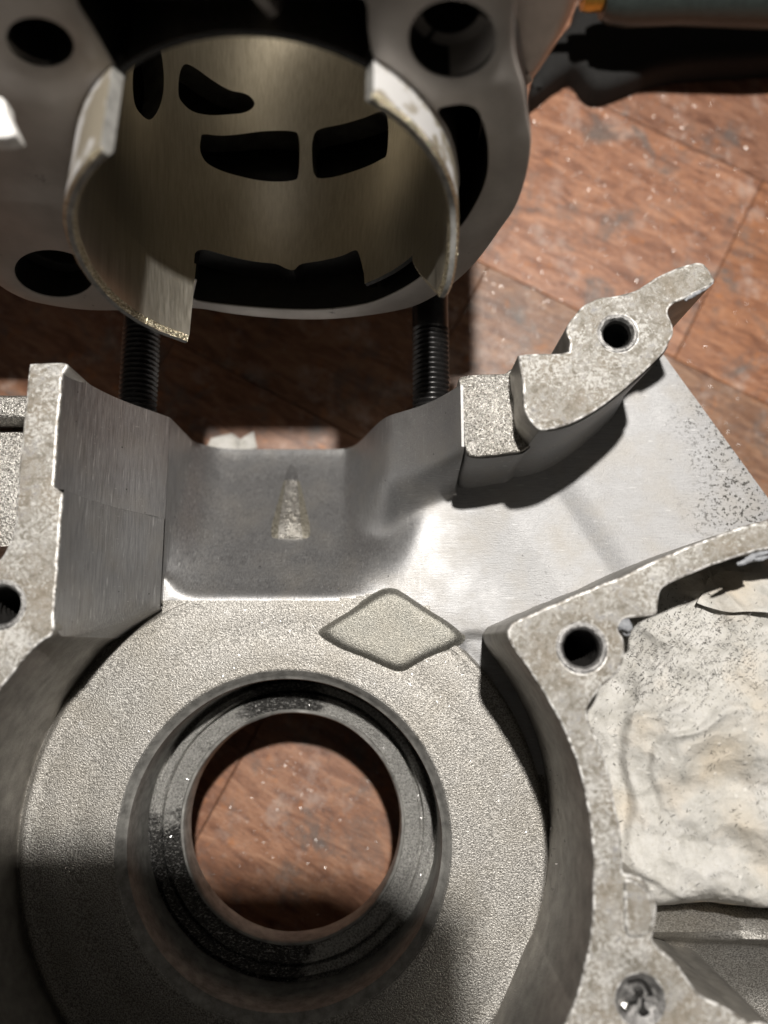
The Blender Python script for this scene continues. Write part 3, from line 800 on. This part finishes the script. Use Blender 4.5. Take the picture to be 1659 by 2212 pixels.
# down the left side, then the cavity under the bottom slot, then up the right side
botc = [(418, 640), (425, 650), (500, 660), (600, 668), (700, 669), (790, 657), (855, 632), (905, 602), (918, 585)]
bcw = [fpx(*p) for p in botc]
b0 = math.atan2(bcw[0][1], bcw[0][0]) % (2 * math.pi); b1 = math.atan2(bcw[-1][1], bcw[-1][0]) % (2 * math.pi)
for k in range(1, 40): 
    t = a1 + (b0 - a1) * k / 40; loop.append((RO * math.cos(t), RO * math.sin(t)))
loop += [(p[0], p[1]) if math.hypot(*p) > RO else (RO * math.cos(math.atan2(p[1], p[0])), RO * math.sin(math.atan2(p[1], p[0]))) for p in spline(bcw, 4, False)]
for k in range(1, 40):
    t = b1 + (a0 + 2 * math.pi - b1) * k / 40; loop.append((RO * math.cos(t), RO * math.sin(t)))
cres = spline([fpx(*p) for p in [(946, 242), (974, 229), (1012, 229), (1034, 245), (1050, 290), (1055, 340), (1049, 390), (1030, 435), (1004, 478), (984, 498), (979, 470), (993, 400), (985, 330), (968, 280)]], 4)
def ell(cx_, cy_, rx, ry, rot, n=36):
    return [fpx(cx_ + rx * math.cos(t) * math.cos(rot) - ry * math.sin(t) * math.sin(rot), cy_ + rx * math.cos(t) * math.sin(rot) + ry * math.sin(t) * math.cos(rot)) for t in [2 * math.pi * i / n for i in range(n)]]
hl = [ell(86, 92, 74, 51, .25), ell(978, 85, 95, 84, .05), ell(117, 592, 86, 50, .12)]
FT = 1.1
bm = bmesh.new(); prism(bm, fow, 0, -FT, holes=[loop, cres] + hl, bev=.06, hbev=.03, fr=fl2w, hz0=-FT * 1.6)
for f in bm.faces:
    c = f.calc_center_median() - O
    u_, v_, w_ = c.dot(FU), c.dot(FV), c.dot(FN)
    if w_ < -.1 and (pip(u_, v_, inset(fow, .12))): f.material_index = 1  # cavity and hole walls painted black in place of shade
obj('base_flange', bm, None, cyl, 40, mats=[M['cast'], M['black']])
# stud holes: counterbored wells with the shade of their depth painted black
for k, h in enumerate(hl):
    cx_ = sum(p[0] for p in h) / len(h); cy_ = sum(p[1] for p in h) / len(h)
    sx_ = max(abs(p[0] - cx_) for p in h); sy_ = max(abs(p[1] - cy_) for p in h)
    bm = bmesh.new(); n = 40
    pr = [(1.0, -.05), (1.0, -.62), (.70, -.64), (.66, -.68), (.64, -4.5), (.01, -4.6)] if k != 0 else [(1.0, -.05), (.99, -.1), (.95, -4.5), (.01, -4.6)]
    grid(bm, n, len(pr), lambda i, j: fl2w(cx_ + sx_ * pr[j][0] * math.cos(2 * math.pi * i / n), cy_ + sy_ * pr[j][0] * math.sin(2 * math.pi * i / n), pr[j][1]), wrap=True)
    bm.faces.ensure_lookup_table()
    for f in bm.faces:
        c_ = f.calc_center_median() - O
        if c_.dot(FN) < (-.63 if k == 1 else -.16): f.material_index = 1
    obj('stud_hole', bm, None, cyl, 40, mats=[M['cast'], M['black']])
# outer body behind the flange (hollow)
bd = [(1090, 150), (1128, 196), (1150, 190), (1200, 118), (1232, 60), (1256, 0), (1275, -80), (1240, -190), (900, -230), (400, -240), (-300, -170), (-420, 0), (-420, 300), (-250, 490), (60, 590), (200, 622), (420, 630), (700, 630), (850, 595), (960, 520), (1030, 420), (1064, 300), (1076, 200)]
WB = -1.15
bdw = spline([fpx(x, y, WB) for x, y in bd], 4)
BL = 7.8
OPN0, OPN1 = -6.5, -7.4  # span of an opening added in the unseen top, lets lamp light in
bm = bmesh.new(); prism(bm, bdw, WB, -BL, holes=[circ(0, 0, BR + .85, 64)], bev=.25, steps=4, fr=fl2w, hz0=-BL)
def open_for_light(bm):
    for w_ in (OPN0, OPN1): bmesh.ops.bisect_plane(bm, geom=bm.verts[:] + bm.edges[:] + bm.faces[:], plane_co=O + FN * w_, plane_no=FN)
    kill = []
    for f in bm.faces:
        c_ = f.calc_center_median() - O
        if OPN1 < c_.dot(FN) < OPN0 and c_.dot(FV) > BR * .5 and abs(c_.dot(FU)) < 2.3: kill.append(f)
    bmesh.ops.delete(bm, geom=kill, context='FACES')
open_for_light(bm)
obj('cylinder_body', bm, M['body'], cyl, 40)
bm = bmesh.new()
prism(bm, bdw, -BL, -BL - .5, holes=[circ(0, 0, BR + .02, 64)], bev=.05, fr=fl2w, bottom=True); obj('head_face', bm, M['cast'], cyl, 40)
# foot fins that carry the cylinder on the bench
for k in range(3):
    w0 = -3.2 - 1.3 * k
    ft = [(-4.2, -2.5), (3.4, -2.5)]
    zb = lambda u: None
    pts = []
    for u in np.linspace(-4.2, 3.4, 14):
        vb = (0.0 - O.z - FN.z * (w0 - .15)) / FV.z + .02
        pts.append((float(u), vb + .5 * (abs(u + .4) / 3.8) ** 4))
    bm = bmesh.new(); prism(bm, pts + [(3.4, -BR - .9), (-4.2, -BR - .9)], w0, w0 - .28, bev=.05, fr=fl2w, bottom=True); obj('cooling_fin', bm, M['cast'], cyl, 40)
# bore wall with its ports (unrolled, then bent)
def bore_px(px, py):
    d = ray(px, py); p = CAMP - O
    du, dv, pu, pv = d.dot(FU), d.dot(FV), p.dot(FU), p.dot(FV)
    A_, B_, C_ = du * du + dv * dv, 2 * (du * pu + dv * pv), pu * pu + pv * pv - BR * BR
    disc = max(0, B_ * B_ - 4 * A_ * C_); t = (-B_ + math.sqrt(disc)) / (2 * A_)
    hit = CAMP + d * t - O
    return (math.atan2(hit.dot(FV), hit.dot(FU)) % (2 * math.pi), hit.dot(FN))
c1 = lambda L: [(x * .5, y * .5) for x, y in L]
ports = [c1([(800, 277), (850, 298), (920, 348), (990, 388), (1060, 405), (1094, 432), (1096, 460), (1060, 485), (980, 495), (900, 497), (830, 480), (785, 440), (771, 400), (776, 320)]),
         c1([(880, 580), (960, 586), (1100, 571), (1180, 565), (1262, 567), (1290, 590), (1294, 680), (1287, 760), (1262, 780), (1150, 783), (1050, 765), (950, 735), (890, 700), (865, 650), (868, 600)]),
         [(676, 300), (690, 279), (740, 268), (790, 253), (826, 240), (838, 262), (836, 330), (820, 346), (770, 368), (702, 385), (680, 378), (674, 340)],
         c1([(592, 260), (640, 214), (688, 208), (705, 290), (707, 380), (690, 460), (652, 516), (610, 495), (580, 440), (574, 330)])]
pp = []
for L in ports:
    pp.append(dedupe(spline([(a_ * BR, w_) for a_, w_ in [bore_px(*p) for p in L]], 4)))
slot = [(421, 548), (428, 541), (450, 541), (500, 555), (550, 565), (595, 570), (618, 580), (635, 583), (652, 570), (700, 562), (740, 552), (765, 541), (775, 548), (786, 590)]
sl = [(a_ * BR, w_) for a_, w_ in [bore_px(*p) for p in slot]]
print('PORTS', [(min(p[0] for p in q_) / BR, max(p[0] for p in q_) / BR, min(p[1] for p in q_), max(p[1] for p in q_)) for q_ in pp], 'SLOT', [(round(a / BR, 2), round(b, 2)) for a, b in sl])
# outline of the unrolled liner; its base edge dips into the bottom slot
TW = 2 * math.pi * BR
sl_sp = spline(sl, 4, False)
base = [(0.0, 0.0)]
base += [(x, 0.0) for x in np.arange(.2, sl_sp[0][0] - .06, .25)] + [(sl_sp[0][0], 0.0)] + sl_sp + [(sl_sp[-1][0] + .02, 0.0)] + [(x, 0.0) for x in np.arange(sl_sp[-1][0] + .2, TW - .1, .25)] + [(TW, 0.0)]
outl = base + [(TW, -BL)] + [(0.0, -BL)]
pp.append([(a_ * BR, w_) for a_, w_ in [(math.pi / 2 + dx, y_) for dx, y_ in ((-.62, OPN1), (-.3, OPN1), (0, OPN1), (.3, OPN1), (.62, OPN1), (.62, OPN0), (.3, OPN0 + .1), (0, OPN0 + .15), (-.3, OPN0 + .1), (-.62, OPN0))]])  # the added top opening continued through the liner to light the bore
pp = [[p for p in q_] for q_ in pp if min(p[0] for p in q_) > .02 and max(p[0] for p in q_) < TW - .02]
ext = [(x, y) for x in np.arange(.15, TW, .22) for y in np.arange(-BL + .2, -.05, .5) if not any(pip(x, y, h) for h in pp)]
out2 = ccw(dedupe(outl))
ext = [e for e in ext if pip(e[0], e[1], out2)]
V, F = cdt(out2, [ccw(h) for h in pp], ext)
def bend(x, y, r=BR): return fl2w(r * math.cos(x / BR), r * math.sin(x / BR), y)
bm = bmesh.new()
tv = [bm.verts.new(bend(v.x, v.y)) for v in V]
for f in F:
    try: bm.faces.new([tv[i] for i in f])
    except ValueError: pass
bmesh.ops.remove_doubles(bm, verts=bm.verts[:], dist=1e-3)
for v in list(bm.verts):
    if not v.link_faces: bm.verts.remove(v)
nw = len(bm.faces)
# port edges and base edge get wall thickness
be = [e for e in bm.edges if len(e.link_faces) == 1]
r = bmesh.ops.extrude_edge_only(bm, edges=be)
for v in r['geom']:
    if isinstance(v, bmesh.types.BMVert):
        p = v.co - O; u, vv_, ww = p.dot(FU), p.dot(FV), p.dot(FN); s_ = (BR + (LT if ww > -.02 else .55)) / math.hypot(u, vv_)
        v.co = fl2w(u * s_, vv_ * s_, ww)
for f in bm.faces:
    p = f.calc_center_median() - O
    if math.hypot(p.dot(FU), p.dot(FV)) > BR + .012: f.material_index = 1 if p.dot(FN) > -.05 or (p.dot(FN) > -2.2 and p.dot(FV) < -BR * .7 and abs(p.dot(FU)) < BR * .7) else 2  # base rim and bottom slot walls painted black as shade
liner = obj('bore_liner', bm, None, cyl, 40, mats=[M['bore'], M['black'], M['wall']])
# jacket around the liner closes the ports, painted black as their inner shade
bm = bmesh.new(); lathe(bm, [(BR + .8, -1.2), (BR + .8, -BL)], None, 64, fr=fl2w); open_for_light(bm); obj('port_shade_jacket', bm, M['black'], cyl, 40)
# webs across the open passages
def web(p0, p1, w0, w1, th, mt):
    a_, b_ = Vector(fpx(*p0)), Vector(fpx(*p1)); d_ = (b_ - a_).normalized(); n_ = Vector((-d_.y, d_.x)) * th
    bm = bmesh.new(); prism(bm, [tuple(a_ + n_), tuple(a_ - n_), tuple(b_ - n_), tuple(b_ + n_)], w0, w1, bev=.03, fr=fl2w); obj('passage_web', bm, mt, cyl, 40)
web((530, -20), (592, 56), -.15, -1.0, .08, M['cast']);
# skirt: two cut tongues
def skirt(phis, Lf, th=.20, notch=None):
    bm = bmesh.new(); n = 60
    def ring(i):
        ph = math.radians(phis[0] + (phis[1] - phis[0]) * i / (n - 1)); L = Lf(math.degrees(ph))
        wob = .012 * noise.noise((ph * 9, 0, 2)); ch_ = .07
        pr = [(BR, -.3), (BR, L - ch_ * 1.6), (BR + ch_ * .8, L), (BR + th - .05, L), (BR + th, L - .06), (BR + th, -.3)]
        return [fl2w(r_ * math.cos(ph), r_ * math.sin(ph), w_ + (wob if w_ > 0 else 0)) for r_, w_ in pr]
    rings = [[bm.verts.new(p) for p in ring(i)] for i in range(n)]
    for A_, B_ in zip(rings, rings[1:]):
        for k in range(5):
            f = bm.faces.new((A_[k], B_[k], B_[k + 1], A_[k + 1])); f.material_index = 1 if k == 0 else (0 if k == 4 else (3 if k == 2 else 2))
    for e in (rings[0], rings[-1]):
        f = bm.faces.new(e); f.material_index = 3
    return obj('skirt', bm, None, cyl, 30, mats=[M['skirt'], M['bore'], M['gold'], M['wheel']])
skirt((127, 231), lambda a_: 1.5 - .25 * float(ss(150, 126, a_)) * 0 + .03 * math.sin(a_ * .1))
def Lr(a_):
    if a_ > 12: return .66 + .10 * (56 - a_) / 44
    return .76 + .72 * float(ss(12, -14, a_)) if a_ > -14 else 1.48 * min(1, max(.02, (a_ + 36) / 19)) ** .8
skirt((56, -34), Lr)

# ================================================================== PAPER TOWEL
def crease(x, y, ax, ay, bx, by, wdt, hgt):
    d = Vector((bx - ax, by - ay)); L = d.length; d /= L
    t = (x - ax) * d.x + (y - ay) * d.y; s_ = (x - ax) * -d.y + (y - ay) * d.x
    k = float(ss(-.3, .5, t)) * float(1 - ss(L - .5, L + .3, t))
    return hgt * k * math.exp(-abs(s_) / wdt)
def pw(px, py, z=6.4): p = atz(px, py, z); return p.x, p.y
cre = []
for (p0, p1, wd, hg) in [((1500, 1420), (1440, 1560), .16, .34), ((1440, 1560), (1420, 1800), .14, .30), ((1420, 1800), (1450, 1960), .18, .25), ((1540, 1420), (1490, 1560), .13, .28), ((1490, 1560), (1490, 1760), .10, .22), ((1659, 1390), (1540, 1430), .16, .32), ((1600, 1440), (1605, 1560), .09, .14), ((1370, 1500), (1350, 1640), .12, .22), ((1500, 1330), (1480, 1400), .10, .3), ((1330, 1600), (1370, 1800), .10, .25), ((1560, 1500), (1530, 1640), .10, .13), ((1640, 1500), (1600, 1700), .2, .12)]:
    cre.append((*pw(*p0), *pw(*p1), wd, hg))
x0, x1, y0, y1 = 2.75, 9.6, pw(1400, 2035, 5.8)[1], pw(1400, 1235)[1] + .5
lump_c = pw(1620, 1740)
def rdg(x, y, f, sd, wp=.5): 
    q_ = noise.noise((x * f * .7, y * f * .7, sd + 3)) * wp
    return 1 - 2 * abs(noise.noise((x * f + q_, y * f - q_, sd)))
TRI = []
_g = random.Random(21)
for k in range(15):
    a_ = _g.uniform(0, math.pi); f_ = .20 * 1.17 ** k
    TRI.append((math.cos(a_) * f_, math.sin(a_) * f_, _g.uniform(0, 1), .078 / f_ ** .72, _g.uniform(0, 50)))
def towel_z(x, y):
    dx, dy = x - lump_c[0], y - lump_c[1]
    an = math.atan2(dy, dx); r = math.hypot(dx / 1.05, dy / 1.1)
    wob = noise.noise((math.cos(an) * 1.6, math.sin(an) * 1.6, 2.2)) * .6 + .18 * noise.noise((x * 1.3, y * 1.3, 6))
    z = 6.72 - .085 * r * r
    for r0, dz, wd in ((1.78, .12, .06), (2.3, .14, .06), (2.9, .12, .03)):
        rr = r + wob * (.5 + r0 * .25); k = .5 + .5 * math.sin(an * 2.0 + r0 * 9)
        z -= dz * k * float(ss(r0 - wd, r0 + wd, rr)); z += .05 * k * math.exp(-((rr - r0 + wd * 1.2) / (wd * 1.6)) ** 2)
    z += .45 * float(ss(-2.2, .6, y))
    wx_, wy_ = x + .25 * noise.noise((x * .5, y * .5, 3)), y + .25 * noise.noise((x * .5, y * .5, 13))
    for ux, uy, ph_, am, sd_ in TRI:         # crumpled paper: facets that meet in straight creases
        u_ = (wx_ * ux + wy_ * uy + ph_) % 1.0; tri = abs(u_ * 2 - 1) - .5
        m_ = .5 + .9 * noise.noise((x * .35, y * .35, sd_))
        if m_ > 0: z += am * tri * m_ * 1.5
    z += .010 * rdg(x, y, 4.1, 4.4, .9)
    ylow = y0 + .45 + .12 * math.sin(x * 1.3)
    z -= 1.6 * float(1 - ss(ylow - .35, ylow + .75, y)) ** 2
    return max(min(z, 7.5), 4.2)
bm = bmesh.new()
grid(bm, 280, 300, lambda i, j: ((xx := x0 + (x1 - x0) * i / 279), (yy := y0 + (y1 - y0) * j / 299), towel_z(xx, yy)))
clip_rag(bm)
ptw = empty('paper_towel', (5.5, -4, 3.8), 'crumpled oily white paper towel stuffed in the gearbox pocket beside the bearing hole', 'paper towel')
obj('towel_sheet', bm, M['paper'], ptw, 60)
def flap(pts, seed, lift=.22):
    """an upper layer of the towel that follows the one below and curls at its torn edge"""
    poly = ccw(dedupe(jitter(spline(polyz(pts, 6.7), 8, True, corners=range(len(pts))), .07, 2.2, seed)))
    xs_ = [p[0] for p in poly]; ys_ = [p[1] for p in poly]
    ext = [(x, y) for x in np.arange(min(xs_), max(xs_), .07) for y in np.arange(min(ys_), max(ys_), .07)]
    ext = [(x + rnd.uniform(-.02, .02), y + rnd.uniform(-.02, .02)) for x, y in ext if pip(x, y, poly)]
    V, F = cdt(poly, [], ext); bm = bmesh.new()
    vs = [bm.verts.new((v.x, v.y, towel_z(v.x, v.y) + lift + .10 * rdg(v.x, v.y, .9, seed) + .05 * rdg(v.x, v.y, 2.2, seed + 2))) for v in V]
    for f in F: bm.faces.new([vs[i] for i in f])
    clip_rag(bm)
    obj('towel_fold', bm, M['paper'], ptw, 180)
flap([(1560, 1240), (1592, 1228), (1720, 1236), (1720, 1330), (1600, 1322), (1535, 1300)], 2, .12)
# ------------------------------------------------------------------ paper scrap on the bench
pts = [(440, 985), (455, 945), (500, 935), (520, 950), (548, 932), (556, 968), (530, 972), (515, 990)]
poly = ccw(polyz(pts, .25)); V, F = cdt(poly, [], [])
bm = bmesh.new(); vs = [bm.verts.new((v.x, v.y, .25 + .2 * noise.noise((v.x * 2, v.y * 2, 1)))) for v in V]
for f in F: bm.faces.new([vs[i] for i in f])
bmesh.ops.subdivide_edges(bm, edges=bm.edges[:], cuts=2)
for v in bm.verts: v.co.z += .14 * noise.noise((v.co.x * 3, v.co.y * 3, 9))
bmesh.ops.solidify(bm, geom=bm.faces[:], thickness=.02)
tag(obj('paper_scrap', bm, M['paper'], None, 20), 'small torn white paper scrap on the wood behind the transfer port', 'paper scrap')

# ================================================================== HAND TOOL at the top right
tl = empty('hand_tool', (9, 16.5, 0), 'dark hand tool with grey green grip and brass collar, its shadow a black block, at top right', 'hand tool')
h0 = atz(1280, -14, 3.0); h1_ = atz(1760, -26, 3.0)
ax = (h1_ - h0).normalized(); sd = Vector((-ax.y, ax.x, 0)); up = Vector((0, 0, 1))
tf = lambda a, b, c: h0 + ax * c + sd * a + up * b
bm = bmesh.new(); lathe(bm, [(.01, .25), (.62, .28), (.74, .5), (.82, 1.0), (.80, 2.4), (.86, 3.4), (.95, 5.0), (.9, 6.4), (.6, 6.8), (.01, 6.9)], None, 40, fr=tf); obj('grip', bm, M['grip'], tl, 40)
bm = bmesh.new(); lathe(bm, [(.2, -.28), (.40, -.26), (.44, -.1), (.44, .25), (.3, .3)], None, 32, fr=tf); obj('collar', bm, M['brass'], tl, 40)
bm = bmesh.new(); lathe(bm, [(.01, -4.2), (.16, -4.1), (.17, -.25)], None, 20, fr=tf); obj('shank', bm, M['steel'], tl, 40)
g0 = atz(1300, 95, 1.2); 
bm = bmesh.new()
prism(bm, spline(polyz([(1150, 196), (1165, 120), (1235, 40), (1260, -10), (1400, -60), (1750, -60), (1800, 90), (1659, 118), (1560, 124), (1480, 130), (1420, 142), (1370, 162), (1320, 180), (1290, 180), (1270, 165), (1255, 142), (1240, 136), (1225, 146), (1205, 158)], 1.0), 5), 1.0, 0.02, bev=.3, steps=6); obj('tool_shadow_block', bm, M['toolshade'], tl, 50)  # black block in the outline of the tool's shadow on the bench

# ================================================================== bright casting corner at the left edge
pts = [(-80, 200), (0, 206), (14, 240), (32, 278), (35, 289), (20, 294), (0, 297), (-80, 300)]
zb_ = 11.6
bm = bmesh.new(); prism(bm, spline(polyz(pts, zb_), 4, True, corners=(0, 7)), zb_, 11.35, bev=.05, bottom=True)
tag(obj('aluminium_bracket', bm, M['pale'], None, 40), 'bright white rounded aluminium corner against the cylinder flange at the left edge', 'metal bracket')

# ================================================================== FILINGS
def flakes(name, spots, mat, label, n, smin, smax, zf, elong=1.0, tilt=1.2):
    bm = bmesh.new(); k = 0; g = random.Random(hash(name) % 97 + 3)
    g = random.Random(len(name))
    while k < n:
        x, y, wgt = spots(g)
        z = zf(x, y)
        if z is None: continue
        s_ = g.uniform(smin, smax); a = g.uniform(0, 6.28); e = g.uniform(1, elong)
        nx, ny = g.uniform(-tilt, tilt), g.uniform(-tilt, tilt)
        q_ = Matrix.Rotation(a, 3, 'Z') ; r_ = Matrix.Rotation(nx * .5, 3, 'X') @ Matrix.Rotation(ny * .5, 3, 'Y')
        P = [Vector((-s_ * e, -s_, 0)), Vector((s_ * e, -s_ * .7, 0)), Vector((s_ * e * .8, s_, s_ * .4)), Vector((-s_ * e * .9, s_ * .8, 0))]
        P = [q_ @ (r_ @ p) for p in P]
        mz = min(p.z for p in P)
        bm.faces.new([bm.verts.new((x + p.x, y + p.y, z + p.z - mz + .004)) for p in P]); k += 1
    return tag(obj(name, bm, mat, None, None), label, 'metal filings', kind='stuff')
ctr = [atz(*p, 0) for p in ((1180, 230, ), (1290, 260), (1450, 480), (1300, 400), (1150, 620), (1560, 420), (1400, 640), (1050, 700), (1500, 300), (640, 1700))]
def sp_bench(g):
    if g.random() < .45:
        c = g.choice(ctr); return (c.x + g.gauss(0, 1.0), c.y + g.gauss(0, 1.0), 1)
    if g.random() < .14: return (CC[0] - .3 + g.gauss(0, 1.2), CC[1] - 1 + g.gauss(0, 1.3), 1)
    return (g.uniform(0, 14), g.uniform(5, 20), 1)
flakes('metal_filings', sp_bench, M['chip'], 'bright aluminium filings scattered over the wooden bench top', 9000, .003, .0105, lambda x, y: .012, 1.6)
def sp_paper(g):
    if g.random() < .6:
        c = pw(*g.choice([(1440, 1370), (1480, 1350), (1560, 1410), (1420, 1470), (1400, 1440), (1580, 1350), (1480, 1460), (1620, 1430)]))
        return (c[0] + g.gauss(0, .42), c[1] + g.gauss(0, .38), 1)
    return (g.uniform(3, 9), g.uniform(y0 + .8, y1 - .2), 1)
flakes('towel_filings', sp_paper, M['darkchip'], 'dark metal slivers sprinkled over the crumpled paper towel', 2600, .003, .006, lambda x, y: towel_z(x, y) + .01 + .17 * rnd.random(), 7.0, .3)
def zcase(x, y):
    r_ = math.hypot(x - CC[0], y - CC[1])
    if 3.55 < r_ < 5.2 and y < .8: return FLOOR + .004
    if 2.5 < r_ < 3.1: return 2.875
    return None
flakes('chamber_filings', lambda g: (g.uniform(-8, 7), g.uniform(-9, 5), 1), M['chip'], 'fine bright slivers lying inside the crankcase chamber', 800, .003, .007, zcase, 5.0, .5)

# ================================================================== the phone that takes the picture (its shade falls on the chamber)
ph = [(-5.2, 4.0), (.9, 4.0), (1.7, 3.65), (2.3, 3.0), (2.5, 2.2), (2.5, -10), (1.8, -11), (-4.4, -11), (-5.2, -10)]
pf = lambda x, y, z: tuple(CAMP + RGT * x + UPV * y + FWD * z)
bm = bmesh.new(); prism(bm, spline(ph, 4, True, corners=(0, 1, 5, 8)), -.35, -1.1, bev=.15, fr=pf, bottom=True, steps=3)
tag(obj('phone', bm, M['black'], None, 40), 'dark smartphone held above the crankcase taking the picture', 'phone')
